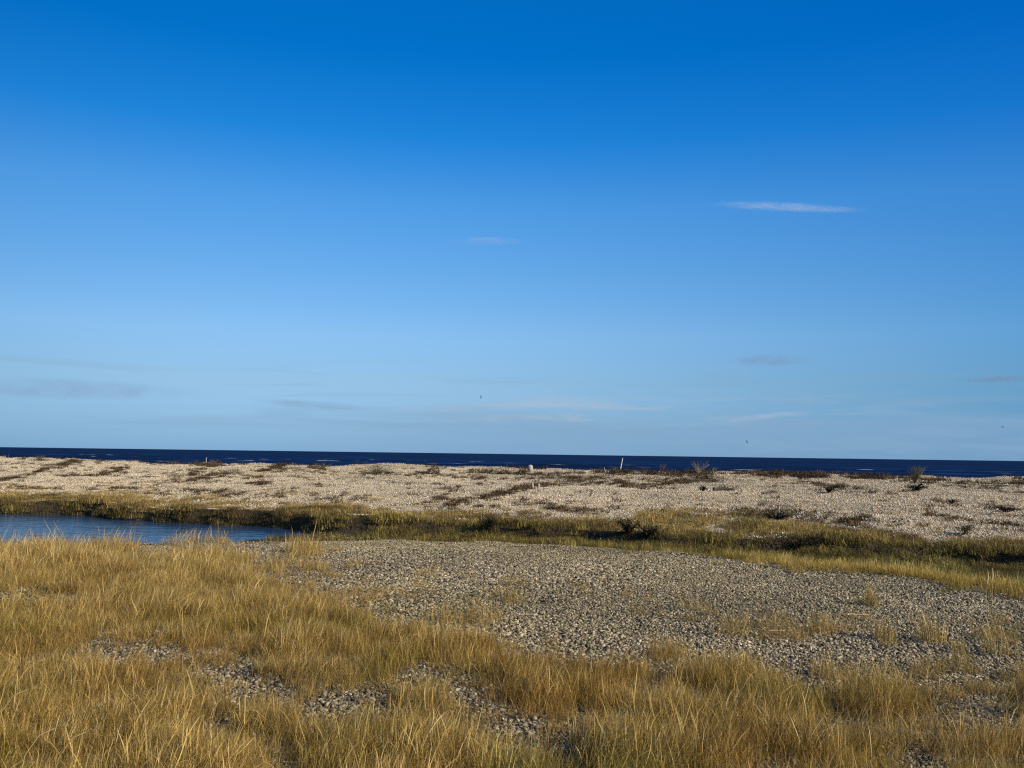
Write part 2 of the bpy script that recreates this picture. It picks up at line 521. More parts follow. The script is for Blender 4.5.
scatter("shingle", np.stack([X, Y, Z], -1), slope_rot(X, Y, rng.uniform(0, 6.28, len(X))),
        np.ones((len(X), 3)) * (rng.uniform(.8, 1.2, len(X)) * (.80 + .40 * sstep(.35, .65, fbm(X * .45, Y * .45, 47, 3))) * (1 - .18 * in_grass))[:, None], rng.integers(0, 10, len(X)), tint, near_kinds,
        "grey shingle spread between the dry grass and the ditch", "shingle")

# --- pale shingle of the beach ridge
far_kinds = [pebble_patch("far_patch", .75, 430, .022, .064, ICO1, M_PALE) for _ in range(10)]
X, Y = jgrid(-62, 42, 14, 86, .8)
s_, t_ = st(X, Y); Z = terrain(X, Y)
keep = in_view(X, Y, Z) & (s_ - far_foot(t_) > 1.3) & (s_ < 50)
X, Y, Z = X[keep], Y[keep], Z[keep]
tn = .70 + .34 * fbm(X * .15, Y * .15, 50, 4) + .26 * fbm(s_[keep] * .5, t_[keep] * .05, 53, 3)
br = .06 * (fbm(X * .12, Y * .2, 56, 3) - .5)
tint = np.stack([tn * (1 + br), tn, tn * (1 - br)], -1)
scatter("beach_pebbles", np.stack([X, Y, Z], -1), slope_rot(X, Y, rng.uniform(0, 6.28, len(X))),
        np.ones((len(X), 3)) * rng.uniform(.85, 1.2, len(X))[:, None], rng.integers(0, 10, len(X)), tint, far_kinds,
        "pale cream pebbles covering the beach ridge before the sea", "pebbles")

# ------------------------------------------------------------------ dry grass
def pip(u, v, poly):
    """point in polygon, vectorised"""
    px = [p[0] for p in poly]; py = [p[1] for p in poly]; c = np.zeros(len(u), bool); j = len(poly) - 1
    for i in range(len(poly)):
        m = ((py[i] > v) != (py[j] > v)) & (u < (px[j] - px[i]) * (v - py[i]) / (py[j] - py[i] + 1e-9) + px[i])
        c ^= m; j = i
    return c


def tuft(name, h, n, rad, mat, leanx=.25, headp=.25, w=.0035):
    g = Geo()
    for _ in range(n):
        r = rad * math.sqrt(rng.random()); th = rng.uniform(0, 6.28)
        root = (r * math.cos(th), r * math.sin(th), -.02)
        lean = abs(rng.normal(.38, .36)); az = rng.uniform(0, 6.28)
        # wind: pushes the blades towards +x
        vx = lean * math.cos(az) + leanx; vy = lean * math.sin(az)
        hh = h * rng.uniform(.45, 1.0)
        hd = rng.random() < headp
        blade(g, root, hh * (rng.uniform(1.0, 1.5) if hd else 1), math.hypot(vx, vy) * 1.5, math.atan2(vy, vx), w * rng.uniform(.7, 1.3) * (.7 if hd else 1),
              rng.random(), 4, rng.uniform(.2, 1.2), w * rng.uniform(1.1, 1.9) if hd else 0)
    return g.mesh(name, mat)


grass_kinds = [tuft("grass_kind", .205, 112, .125, M_GRASS, .30, .10, .0018) for _ in range(12)]
BARE = [[(-60, 580), (40, 580), (88, 586), (90, 602), (118, 606), (112, 618), (60, 618), (-60, 610)],
        [(72, 640), (120, 632), (165, 634), (168, 668), (120, 682), (72, 668)],
        [(20, 650), (58, 646), (58, 690), (20, 690)],
        [(155, 655), (205, 648), (245, 662), (292, 676), (300, 668), (336, 664), (338, 735), (300, 745), (262, 712), (200, 700), (150, 684)],
        [(340, 676), (415, 676), (418, 735), (360, 740), (336, 720)],
        [(450, 700), (474, 676), (508, 676), (512, 760), (470, 750)],
        [(566, 690), (592, 690), (606, 768), (574, 768)],
        [(898, 694), (955, 694), (955, 752), (900, 752)], [(812, 702), (846, 702), (846, 730), (812, 730)],
        [(765, 725), (795, 725), (795, 775), (765, 775)], [(840, 665), (925, 660), (930, 700), (850, 705)], [(955, 700), (1024, 690), (1060, 730), (975, 745)], [(640, 700), (668, 700), (668, 735), (640, 735)], [(690, 735), (712, 735), (712, 775), (690, 775)]]
X, Y = jgrid(-13, 12, 2.6, 17.5, .076)
Z = terrain(X, Y)
k = in_view(X, Y, Z, 120, 200); X, Y, Z = X[k], Y[k], Z[k]
u, v, _ = project(np.stack([X, Y, Z], -1))
uu = u + (fbm(X * 1.1, Y * 1.1, 60, 3) - .5) * 46; vv = v + (fbm(X * 1.1, Y * 1.1, 63, 3) - .5) * 26
vv0 = vv; vv = vv + rng.normal(0, 7, len(X)); ev = np.interp(uu, EDGE_U, EDGE_V)
den = sstep(-8, 16, vv - ev)
# straggling tufts thinning out over the shingle
den = np.maximum(den, (.14 + .34 * sstep(740, 840, u) * sstep(590, 625, v)) * sstep(-85, 0, vv - ev) * (fbm(X * 1.6, Y * 1.6, 66, 3) > .56))
bare = np.zeros(len(X), bool)
bu = uu + rng.normal(0, 11, len(X)); bv = vv + rng.normal(0, 8, len(X))
for poly in BARE: bare |= pip(bu, bv, poly)
den = np.where(bare, den * .20, den)
patch = fbm(X * 1.4, Y * 1.4, 70, 4)
den = den * (.50 + .62 * sstep(.36, .60, patch)) * (.60 + .55 * sstep(.35, .6, fbm(X * 3.2, Y * 3.2, 77, 2)))
right = sstep(600, 850, u)
den = den * (1 - .55 * right * (1 - sstep(.45, .62, fbm(X * 1.9, Y * 1.9, 74, 3))))
s_, t_ = st(X, Y)
den = np.where(s_ - near_edge(t_) > .5, 0, den)
k = rng.random(len(X)) < den
X, Y, Z, u, v, patch, bare = X[k], Y[k], Z[k], u[k], v[k], patch[k], bare[k]
n = len(X)
hue = fbm(X * .7, Y * .7, 80, 4); hue2 = fbm(X * 1.5, Y * 1.5, 85, 3)
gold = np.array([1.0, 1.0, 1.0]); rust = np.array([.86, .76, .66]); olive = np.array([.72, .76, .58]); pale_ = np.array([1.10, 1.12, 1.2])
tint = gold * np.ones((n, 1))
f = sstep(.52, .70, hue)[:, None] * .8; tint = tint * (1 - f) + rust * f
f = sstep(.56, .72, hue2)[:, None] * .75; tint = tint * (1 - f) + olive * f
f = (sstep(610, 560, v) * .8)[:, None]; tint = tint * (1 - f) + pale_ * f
gr = (sstep(752, 800, v) * sstep(.45, .60, fbm(X * 1.2, Y * 1.2, 88, 2)) * (u > 480) * (u < 720))[:, None] * .5
tint = tint * (1 - gr) + np.array([.45, .72, .45]) * gr
tint = tint * rng.uniform(.82, 1.15, (n, 1))
hs = np.where(bare, .72, 1) * (.66 + .55 * patch) * (1 + .35 * sstep(585, 555, v) * (u < 320)) * rng.uniform(.7, 1.2, n)
hs = hs * (1 + .18 * right[k] if False else 1)
scl = np.stack([rng.uniform(.8, 1.25, n), rng.uniform(.8, 1.25, n), np.ones(n)], -1) * hs[:, None]
tus = fbm(X * 3.2, Y * 3.2, 77, 2)
hs = hs * (.66 + .68 * sstep(.3, .7, tus)); scl = scl * (.66 + .68 * sstep(.3, .7, tus))[:, None]
rot = np.stack([rng.normal(0, .20, n), rng.normal(.05, .20, n), rng.normal(0, 1.0, n)], -1)
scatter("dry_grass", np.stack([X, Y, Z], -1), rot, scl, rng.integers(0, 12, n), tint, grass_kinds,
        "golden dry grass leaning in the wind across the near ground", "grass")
N_GRASS = n

# ------------------------------------------------------------------ marsh plants on the banks and in the ditch
def sprig(name, h, n, rad, mat):
    g = Geo()
    for _ in range(n):
        r = rad * math.sqrt(rng.random()); th = rng.uniform(0, 6.28)
        a = rng.random() ** 1.2
        hh = h * rng.uniform(.35, 1) * (1 - .35 * (r / rad) ** 2)
        blade(g, (r * math.cos(th), r * math.sin(th), -.03), hh, abs(rng.normal(.55, .35)), rng.uniform(0, 6.28), rng.uniform(.004, .009), a, 3, .3)
        if rng.random() < .6:
            q = rng.uniform(.2, .8) * hh; az = rng.uniform(0, 6.28); l = rng.uniform(.010, .022)
            c = np.array([r * math.cos(th) + rng.normal(0, .03), r * math.sin(th) + rng.normal(0, .03), q])
            d = np.array([math.cos(az), math.sin(az), rng.uniform(-.3, .8)]) * l; e = np.array([-math.sin(az), math.cos(az), rng.uniform(-.4, .4)]) * l * .5
            g.add([c - e, c + d * .5 - e * .6, c + d, c + e], [[0, 1, 2, 3]], a * .8)
    return g.mesh(name, mat)


marsh_kinds = [sprig("marsh_kind", .17, 120, .21, M_MARSH) for _ in range(10)]
VEG_U = [-300, 0, 128, 200, 256, 300, 350, 400, 440, 512, 600, 700, 768, 850, 900, 960, 1024, 1300]
VEG_V = [486, 488, 491, 495, 499, 502, 505, 507, 509, 508, 510, 511, 516, 524, 527, 531, 538, 560]
X, Y = jgrid(-30, 22, 9, 42, .17)
s_, t_ = st(X, Y); Z = terrain(X, Y)
k = in_view(X, Y, Z, 140, 0) & (s_ - near_edge(t_) > -.15) & (s_ < 33) & (Z > POND_Z + .02)
X, Y, Z, s_, t_ = X[k], Y[k], Z[k], s_[k], t_[k]
u, v, _ = project(np.stack([X, Y, Z], -1))
vv = v + (fbm(X * .6, Y * .6, 90, 3) - .5) * 12
up = vv - np.interp(u, VEG_U, VEG_V)           # pixels below the upper edge of the vegetation
ff = far_foot(t_); face = (s_ > ff - .2) & (s_ < ff + .22)
den = np.maximum(sstep(-7, 9, up), .16 * sstep(-15, -6, up)) * (.30 + .50 * sstep(.35, .6, fbm(X * 1.1, Y * 1.1, 140, 3)) + .15 * (t_ < -14))
den = np.where(face, np.where(t_ < -15, .42, .20 + .35 * sstep(.4, .6, fbm(t_ * .5, t_ * 0, 150, 2))), den)
floor_part = s_ < ff
den = np.where(floor_part, np.maximum(.62 * sstep(.33, .5, fbm(X * .7, Y * .7, 94, 3)), .8 * sstep(-12, -10, t_)), den)
# open shingle shore at the end of the pond
den = np.where((t_ < -11.5) & (t_ > -18) & floor_part & (s_ < 18.2), 0, den)
k = rng.random(len(X)) < den
X, Y, Z, s_, t_, u, v, up, ff = [q[k] for q in (X, Y, Z, s_, t_, u, v, up, ff)]
n = len(X)
straw = sstep(44, 4, up + (fbm(X * .8, Y * .8, 97, 3) - .5) * 30)
straw = straw * sstep(.0, 1.2, s_ - ff)
g1 = fbm(X * .5, Y * .5, 99, 3)
base_t = np.array([1.2, 1.2, .85]) * np.ones((n, 1)) * (1 + .85 * sstep(-15, -11, t_))[:, None]
tint = base_t * (1 - straw[:, None]) + np.array([3.7, 3.2, 2.8]) * straw[:, None]
f = (sstep(-8.5, -4, -np.abs(t_ + 7)) * sstep(1.2, -.2, s_ - ff) * .8)[:, None]      # bright green strip along the ditch
tint = tint * (1 - f) + np.array([2.0, 1.85, 1.2]) * f
f = sstep(.58, .72, g1)[:, None] * .6; tint = tint * (1 - f) + np.array([.55, .5, .4]) * f
f = (sstep(0, 8, t_))[:, None] * .6; tint = tint * (1 - f) + np.array([2.8, 2.2, 1.75]) * f
tint = tint * rng.uniform(.7, 1.3, (n, 1))
cl = fbm(X * 1.1, Y * 1.1, 140, 3)
hs = rng.uniform(.5, 1.3, n) * (.5 + .6 * sstep(0, 12, up)) * (.65 + .75 * sstep(.3, .7, cl))
tint = tint * (.72 + .56 * sstep(.35, .65, fbm(X * 1.6, Y * 1.6, 143, 3)))[:, None]
scatter("marsh_plants", np.stack([X, Y, Z], -1), np.stack([rng.normal(0, .12, n), rng.normal(0, .12, n), rng.uniform(0, 6.28, n)], -1),
        np.ones((n, 3)) * hs[:, None], rng.integers(0, 10, n), tint, marsh_kinds,
        "olive green marsh plants on the bank beyond the pond and ditch", "marsh plants")

# longer yellow-green grass along the near rim of the ditch
X, Y = jgrid(-3, 14, 8, 19.5, .10)
s_, t_ = st(X, Y); Z = terrain(X, Y); d = s_ - near_edge(t_)
k = in_view(X, Y, Z, 160, 0); X, Y, Z, t_, d = X[k], Y[k], Z[k], t_[k], d[k]
w_ = np.interp(t_, [-6, -3.2, -2.5, 0, 8], [0, .15, .75, .9, .9])
den = w_ * sstep(-1.25, -.5, d + (fbm(X * .9, Y * .9, 104, 3) - .5) * 1.5) * sstep(1.3, .6, d)
k = rng.random(len(X)) < den; X, Y, Z = X[k], Y[k], Z[k]; n = len(X)
f = fbm(X * .9, Y * .9, 107, 3)[:, None]
f = sstep(.35, .65, f); tint = np.array([1.08, 1.12, .95]) * (1 - f) + np.array([.58, .66, .42]) * f
tint = tint * rng.uniform(.8, 1.15, (n, 1))
rim = [tuft("rim_kind", .24, 70, .13, M_GRASS, .22, .12, .0034) for _ in range(6)]
scatter("rim_grass", np.stack([X, Y, Z], -1), np.stack([rng.normal(0, .12, n), rng.normal(0, .12, n), rng.normal(0, .8, n)], -1),
        np.ones((n, 3)) * rng.uniform(.5, 1.0, (n, 1)) * (.55 + .9 * fbm(X * 1.1, Y * 1.1, 108, 3))[:, None], rng.integers(0, 6, n), tint, rim,
        "yellow green grass fringing the near rim of the ditch", "grass")

# ------------------------------------------------------------------ wrack lines on the ridge
def wrack(name, n, rad, h, mat=M_WEED):
    g = Geo()
    for _ in range(n):
        r = rad * math.sqrt(rng.random()); th = rng.uniform(0, 6.28)
        blade(g, (r * math.cos(th), r * math.sin(th) * .7, rng.uniform(-.02, h * .5)), rng.uniform(.08, .24), rng.uniform(1.0, 1.9), rng.uniform(0, 6.28),
              rng.uniform(.006, .02), rng.random(), 3, .4)
    return g.mesh(name, mat)


wrack_kinds = [wrack("wrack_kind", 60, .26, .07) for _ in range(8)]
LINES = [
    ([(0, 482), (15, 478), (32, 474), (45, 471), (58, 466), (73, 462)], 1.3), ([(28, 461), (50, 461)], .8),
    ([(62, 476), (75, 476), (90, 475), (105, 476), (122, 468)], 1.0), ([(83, 471), (97, 469)], .8), ([(0, 466), (20, 464), (36, 464)], .6),
    ([(188, 482), (200, 479), (222, 473)], 1.8), ([(190, 478), (200, 470), (207, 467)], .8), ([(160, 465), (180, 464), (200, 465), (222, 467)], 1.2),
    ([(233, 483), (255, 484), (265, 485)], .7), ([(230, 474), (241, 473)], .8), ([(10, 487), (60, 490), (120, 489), (180, 490), (240, 495)], .7),
    ([(255, 478), (270, 470), (285, 466)], 1.0), ([(280, 471), (297, 470)], 1.2), ([(313, 467), (330, 472)], 1.2), ([(313, 473), (345, 474), (360, 473), (400, 476)], 1.5),
    ([(407, 476), (430, 473), (450, 477), (485, 479)], 1.0), ([(433, 491), (450, 490), (462, 492)], 1.2), ([(437, 498), (452, 501)], .9),
    ([(256, 495), (282, 495)], .8), ([(325, 499), (345, 501), (367, 500)], 1.2), ([(425, 507), (460, 505), (470, 501), (490, 498), (510, 491)], 1.5), ([(480, 472), (512, 475)], 1.0),
    ([(512, 491), (530, 486), (560, 484), (585, 481), (600, 482), (620, 484), (640, 487), (660, 486), (680, 483), (705, 480)], 1.5), ([(515, 475), (550, 475), (580, 474)], 1.3),
    ([(605, 476), (650, 475), (690, 476), (715, 478)], 2.2), ([(512, 504), (545, 505), (580, 511), (610, 512)], 1.0), ([(690, 513), (720, 514), (768, 512)], 1.3),
    ([(770, 475), (790, 475), (800, 476), (835, 478), (870, 477), (885, 480)], 2.2), ([(800, 483), (830, 487), (862, 491)], 1.1), ([(905, 482), (930, 483), (945, 482)], 1.5),
    ([(948, 486), (970, 485), (990, 486), (1024, 483), (1060, 482)], 1.4), ([(768, 514), (790, 516), (815, 518), (835, 521), (860, 524), (870, 522), (890, 524)], 1.0),
    ([(925, 516), (945, 518), (965, 522), (985, 524), (1024, 527)], .8), ([(990, 508), (1005, 511), (1015, 510)], 1.0), ([(930, 501), (950, 503)], .8),
    ([(985, 491), (1010, 493), (1030, 492)], 1.0), ([(520, 480), (545, 478), (575, 479), (600, 478)], 1.2), ([(600, 473), (640, 473), (700, 474), (720, 475)], 1.6), ([(730, 476), (780, 474), (860, 477), (900, 479)], 1.4), ([(640, 480), (660, 481), (690, 479), (712, 481)], 1.4), ([(560, 477), (600, 478)], .5)]
PX = []
for pl, wd in LINES:
    pl = np.array(pl, float)
    P, ok = hit(pl[:, 0], np.maximum(pl[:, 1], 0), 0)
    P = P[ok & (P[:, 1] < 90)]
    if len(P) < 2: continue
    for a, b in zip(P[:-1], P[1:]):
        m = int(np.linalg.norm(b[:2] - a[:2]) / .095 * wd) + 2
        q = rng.random((m, 1)); pp = a[:2] * (1 - q) + b[:2] * q
        gate = fbm(pp[:, 0] * .9, pp[:, 1] * .35, 120, 3)
        pp = pp + rng.normal(0, 1, pp.shape) * np.array([.16, .4]) * wd * rng.choice([1, 1, 1, 2.6], (m, 1))
        PX.append(pp[rng.random(m) < sstep(.22, .44, gate) * .95 + .08])
# loose bits over the whole ridge
X, Y = jgrid(-60, 40, 22, 80, .55); s_, t_ = st(X, Y)
k = in_view(X, Y, terrain(X, Y), 140, 0) & (s_ - far_foot(t_) > 3) & (s_ < 48) & (rng.random(len(X)) < .06 + .22 * sstep(.53, .66, fbm(X * .2, Y * .3, 130, 4)))
PX.append(np.stack([X[k], Y[k]], -1))
PX = np.concatenate(PX); n = len(PX)
Z = terrain(PX[:, 0], PX[:, 1])
tn = rng.uniform(.5, 1.45, (n, 1)); tint = np.array([1, .92, .8]) * tn
f = (rng.random((n, 1)) < .22); tint = np.where(f, np.array([1.6, 1.5, 1.0]) * tn, tint)
scatter("dry_seaweed", np.concatenate([PX, Z[:, None]], 1), np.stack([rng.normal(0, .1, n), rng.normal(0, .1, n), rng.uniform(0, 6.28, n)], -1),
        np.ones((n, 3)) * rng.uniform(.38, 1.0, (n, 1)) * np.where((np.abs(st(PX[:, 0], PX[:, 1])[0] - 45.5) < 4)[:, None], np.array([1, 1, 1]) * rng.choice([1, 1, 1.7], (n, 1)), 1), rng.integers(0, 8, n), tint, wrack_kinds,
        "dark dry seaweed and debris in broken lines along the pale ridge", "seaweed")

# ------------------------------------------------------------------ single things
def place(u, v):
    P, ok = hit([u], [v]); return P[0]


def crest_place(u, v):
    """ground point on the crest under a pixel column (v taken down until the ray lands)"""
    q = np.arange(v, v + 14, .5)
    P, ok = hit(np.full(len(q), u), q)
    s, t = st(P[:, 0], P[:, 1])
    good = ok & (s < 52)
    return P[good.argmax() if good.any() else -1]


def stick_mesh(name, L_, r, mat, bend=.05, sides=7, twigs=0):
    g = Geo(); k = 7
    tt = np.linspace(-.5, .5, k)
    P = np.stack([tt * L_, np.sin(tt * 4 + rng.uniform(0, 3)) * bend * L_, r * .9 + .01 * rng.random(k)], -1)
    tube(g, P, r * np.linspace(1, .6, k), sides, 0, .15)
    for _ in range(twigs):
        i = rng.integers(2, k - 1); a = rng.uniform(.5, 1.1) * rng.choice([-1, 1]); l = L_ * rng.uniform(.12, .25)
        tube(g, [P[i], P[i] + np.array([math.cos(a) * l * .5, math.sin(a) * l * .5, .02]), P[i] + np.array([math.cos(a) * l, math.sin(a) * l * .9, .05])], [r * .6, r * .45, r * .25], 5)
    return g.mesh(name, mat, True)


def upright_mesh(name, h, r0, r1, lean, mat, broken=True, knots=6):
    g = Geo(); tt = np.linspace(0, 1, knots)
    P = np.stack([lean * h * tt ** 1.3, .02 * np.sin(tt * 7), -.1 + (h + .1) * tt], -1)
    tube(g, P, np.linspace(r0, r1, knots), 8, 0, .16)
    if broken:
        for k in range(3):
            th = k * 2.1 + .4; b = P[-1] + np.array([math.cos(th), math.sin(th), 0]) * r1 * .55 - np.array([0, 0, .03])
            tube(g, [b, b + np.array([0, 0, r1 * 1.2]), b + np.array([.01, 0, r1 * rng.uniform(1.8, 3.2)])], [r1 * .4, r1 * .28, r1 * .06], 5)
    return g.mesh(name, mat, True)


def bush_mesh(name, h, spread, n, mat, leaf, wind=.15):
    g = Geo()
    for _ in range(n):
        az = rng.uniform(0, 6.28); ln = rng.uniform(.1, 1.0) * spread; hh = h * rng.uniform(.5, 1)
        tip = np.array([math.cos(az) * ln + wind * hh, math.sin(az) * ln, hh])
        mid = tip * np.array([.35, .35, .55]) + rng.normal(0, .02, 3)
        r = .006
        tube(g, [np.array([0, 0, -.03]), mid, tip], [r, r * .7, r * .35], 4, rng.uniform(.2, .9))
        for _ in range(leaf):
            c = mid + (tip - mid) * rng.uniform(.0, 1.05); l = rng.uniform(.025, .06)
            d = rng.normal(0, 1, 3); d /= np.linalg.norm(d); e = np.cross(d, [0.3, .2, 1]); e /= np.linalg.norm(e) + 1e-6
            g.add([c, c + d * l * .5 + e * l * .3, c + d * l, c + d * l * .5 - e * l * .3], [[0, 1, 2, 3]], rng.random())
    return g.mesh(name, mat)


GP = "driftwood pieces stranded on the ridge"
o = obj("driftwood_pole", upright_mesh("driftwood_pole", .72, .03, .015, .2, M_WHITEWOOD), None, crest_place(620, 471))
tag(o, "tall white driftwood pole leaning right on the crest against the dark sea", "driftwood", GP)
o = obj("driftwood_stump", upright_mesh("driftwood_stump", .28, .15, .12, .05, M_GREYWOOD, False), None, crest_place(530, 471))
tag(o, "thick pale driftwood stump standing on the crest left of the leaning pole", "driftwood", GP)
o = obj("driftwood_stake", upright_mesh("driftwood_stake", .42, .035, .02, .02, M_GREYWOOD), None, crest_place(206, 464))
tag(o, "thin pale stake standing upright alone on the far left part of the crest", "driftwood", GP)
o = obj("driftwood_stub", upright_mesh("driftwood_stub", .20, .07, .05, -.15, M_GREYWOOD), None, place(533, 489))
tag(o, "short pale wooden stub in the seaweed line below the thick stump", "driftwood", GP)
o = obj("driftwood_stub", upright_mesh("driftwood_stub", .15, .045, .035, .25, M_GREYWOOD), None, place(538, 488))
tag(o, "slim grey wooden stub leaning right beside the short pale stub", "driftwood", GP)
o = obj("driftwood_log", stick_mesh("driftwood_log", 1.3, .06, M_GREYWOOD, .04, 8, 2), None, crest_place(575, 473), (0, 0, .15))
tag(o, "bleached log lying on the crest between the thick stump and the leaning pole", "driftwood", GP)
o = obj("driftwood_stake", upright_mesh("driftwood_stake", .32, .03, .015, -.3, M_GREYWOOD), None, crest_place(606, 474))
tag(o, "short grey stake leaning left just left of the leaning white pole", "driftwood", GP)
o = obj("driftwood_log", stick_mesh("driftwood_log", .9, .05, M_WHITEWOOD, .05, 7, 1), None, crest_place(221, 465), (0, 0, -.3))
tag(o, "small bleached log lying on the crest right of the lone thin stake", "driftwood", GP)
o = obj("driftwood_log", stick_mesh("driftwood_log", .8, .07, M_DARKWOOD, .05, 7, 2), None, place(724, 491), (0, 0, .1))
tag(o, "dark log lying alone on pale shingle beside a dark weed lump", "driftwood", GP)

# dry plants on the ridge
GB = "dry plants growing on the ridge"
M_DRY = plant_mat("dry_bush", [(0, (.06, .05, .035)), (.4, (.20, .165, .11)), (.8, (.42, .36, .26)), (1, (.6, .55, .42))], .15, False)
M_GREENDRY = plant_mat("grey_green_bush", [(0, (.04, .04, .02)), (.4, (.11, .10, .05)), (.8, (.25, .23, .13)), (1, (.45, .42, .28))], .15, False)
M_RUST = plant_mat("rusty_plant", [(0, (.06, .03, .02)), (.5, (.17, .09, .05)), (1, (.33, .22, .13))], .15, False)
for u, v, h, sp, nn, mt, lb in (
        (698, 475, .75, .85, 34, M_DRY, "wide sparse bush of dry twigs on the crest against the sea"),
        (712, 477, .45, .4, 26, M_GREENDRY, "low dense bush at the right foot of the sparse twig bush"),
        (661, 475, .55, .28, 26, M_RUST, "upright rusty dead plant on the crest left of the sparse twig bush"),
        (615, 475, .4, .35, 34, M_GREENDRY, "grey green bush at the foot of the leaning white pole"),
        (915, 484, .80, .45, 80, M_GREENDRY, "tall grey bush with pale feathery top on the right part of the crest"),
        (376, 475, .5, 1.1, 90, M_GREENDRY, "broad dark bushy mound on the crest left of the thick stump"),
        (322, 470, .4, .6, 45, M_GREENDRY, "low olive bush on the crest left of the broad dark mound"),
        (39, 462, .5, .45, 36, M_GREENDRY, "small green bush at the far left end of the crest")):
    P = crest_place(u, v)
    o = obj("dry_bush", bush_mesh("dry_bush", h, sp, nn, mt, 9), None, P); tag(o, lb, "bush", GB)
for u, v, h, sp, nn, mt, lb in (
        (703, 492, .25, .14, 30, M_WEED, "small dark weed lump alone on pale shingle left of the dark log"),
        (829, 493, .22, .36, 60, M_WEED, "dark bushy weed lump just below the crest in the seaweed"),
        (916, 491, .26, .5, 80, M_WEED, "dark weed heap on shingle below the tall grey bush"),
        (966, 535, .26, .33, 60, M_GREENDRY, "flat green plant on the lower pale slope above the right bank"),
        (1005, 513, .16, .4, 40, M_WEED, "flat dark weed patch on the open pale slope near the right end"),
        (952, 504, .14, .22, 30, M_WEED, "small flat dark weed patch below the right crest"),
        (776, 521, .26, .5, 60, M_WEED, "dark plant clump at the top edge of the marsh bank"),
        (591, 497, .3, .1, 12, M_DRY, "single thin dry stem on pale shingle below the seaweed line")):
    P = place(u, v)
    o = obj("weed_clump", bush_mesh("weed_clump", h, sp, nn, mt, 7), None, P); tag(o, lb, "plant", GB)

# dark bushes in the ditch
GD = "dark bushes rooted in the ditch bank"
M_DBUSH = plant_mat("dark_bush", [(0, (.012, .010, .007)), (.5, (.035, .028, .015)), (.9, (.09, .07, .03)), (1, (.17, .13, .06))], .1, False)
for u, v, h, sp, nn, lb in ((628, 536, .42, .45, 90, "dark brown bush filling the hollow in the middle of the ditch bank"),
                            (648, 540, .36, .42, 80, "dark brown bush touching the right side of the hollow bush"),
                            (490, 530, .34, .36, 60, "dark upright bush on the ditch bank above the green strip"),
                            (800, 550, .32, .55, 80, "dark low bush under the bank at the right part of the ditch")):
    o = obj("dark_bush", bush_mesh("dark_bush", h, sp, nn, M_DBUSH, 9, .02), None, place(u, v)); tag(o, lb, "bush", GD)

# sticks lying in the foreground
GS = "sticks lying on the near ground"
for u, v, L_, r, yaw, mt, lb in ((857, 618, .20, .0055, .02, M_WHITEWOOD, "bright white stick lying level on the grey shingle among tufts"),
                                 (777, 635, .16, .006, -.05, M_WHITEWOOD, "short pale stick lying on shingle at the upper edge of the grass"),
                                 (884, 597, .20, .005, .05, M_GREYWOOD, "thin tan stick lying right of the tuft nearest the ditch rim")):
    P = place(u, v); P[2] += .03
    o = obj("stick", stick_mesh("stick", L_, r, mt, .02, 6), None, P, (0, 0, yaw)); tag(o, lb, "stick", GS)

# tufts standing alone on the shingle
M_TUFT = plant_mat("tuft_grass", [(0, (.20, .13, .04)), (.4, (.36, .25, .07)), (.82, (.50, .37, .13)), (1, (.56, .44, .22))], .32, False)
M_TUFTG = plant_mat("green_tuft_grass", [(0, (.07, .075, .02)), (.4, (.20, .18, .05)), (.82, (.38, .32, .11)), (1, (.5, .42, .2))], .3, False)
GT = "grass tufts standing alone on the shingle"
for u, v, h, nn, rad, mt, lb in ((872, 606, .30, 90, .10, M_TUFT, "golden tuft with a dark shadow beside it close to the ditch rim"),
                                 (823, 632, .24, 80, .13, M_TUFT, "low round golden tuft left of the bright white stick"),
                                 (884, 640, .30, 80, .11, M_TUFT, "tawny tuft between the bright white stick and the tallest golden tuft"),
                                 (931, 642, .36, 120, .14, M_TUFT, "tallest golden tuft on the shingle at the right"),
                                 (958, 654, .18, 50, .07, M_TUFT, "small yellow tuft just right of the tallest golden tuft"),
                                 (862, 604, .12, 60, .09, M_TUFTG, "low green tuft in the shadow of the golden tuft near the rim"),
                                 (752, 551, .24, 90, .14, M_TUFTG, "yellow green tuft at the ditch rim near the middle"),
                                 (718, 565, .11, 80, .12, M_TUFTG, "very low green tuft on the shingle left of the rim tuft"),
                                 (470, 602, .14, 50, .12, M_TUFTG, "small olive tuft on the shingle ahead of the grass edge"),
                                 (645, 558, .11, 60, .10, M_TUFTG, "very low olive tuft near the ditch below the dark bushes"),
                                 (1000, 655, .34, 80, .16, M_TUFT, "loose golden tuft on the shingle at the right picture edge")):
    g = Geo()
    for _ in range(nn):
        r = rad * math.sqrt(rng.random()); th = rng.uniform(0, 6.28); az = rng.uniform(0, 6.28); ln = abs(rng.normal(.4, .25))
        hd = rng.random() < .2
        blade(g, (r * math.cos(th), r * math.sin(th), -.02), h * rng.uniform(.5, 1.05), ln * 1.4, az, .0045 * rng.uniform(.7, 1.3), rng.random(), 4, .6, .008 if hd else 0)
    o = obj("grass_tuft", g.mesh("grass_tuft", mt), None, place(u, v)); tag(o, lb, "grass tuft", GT)

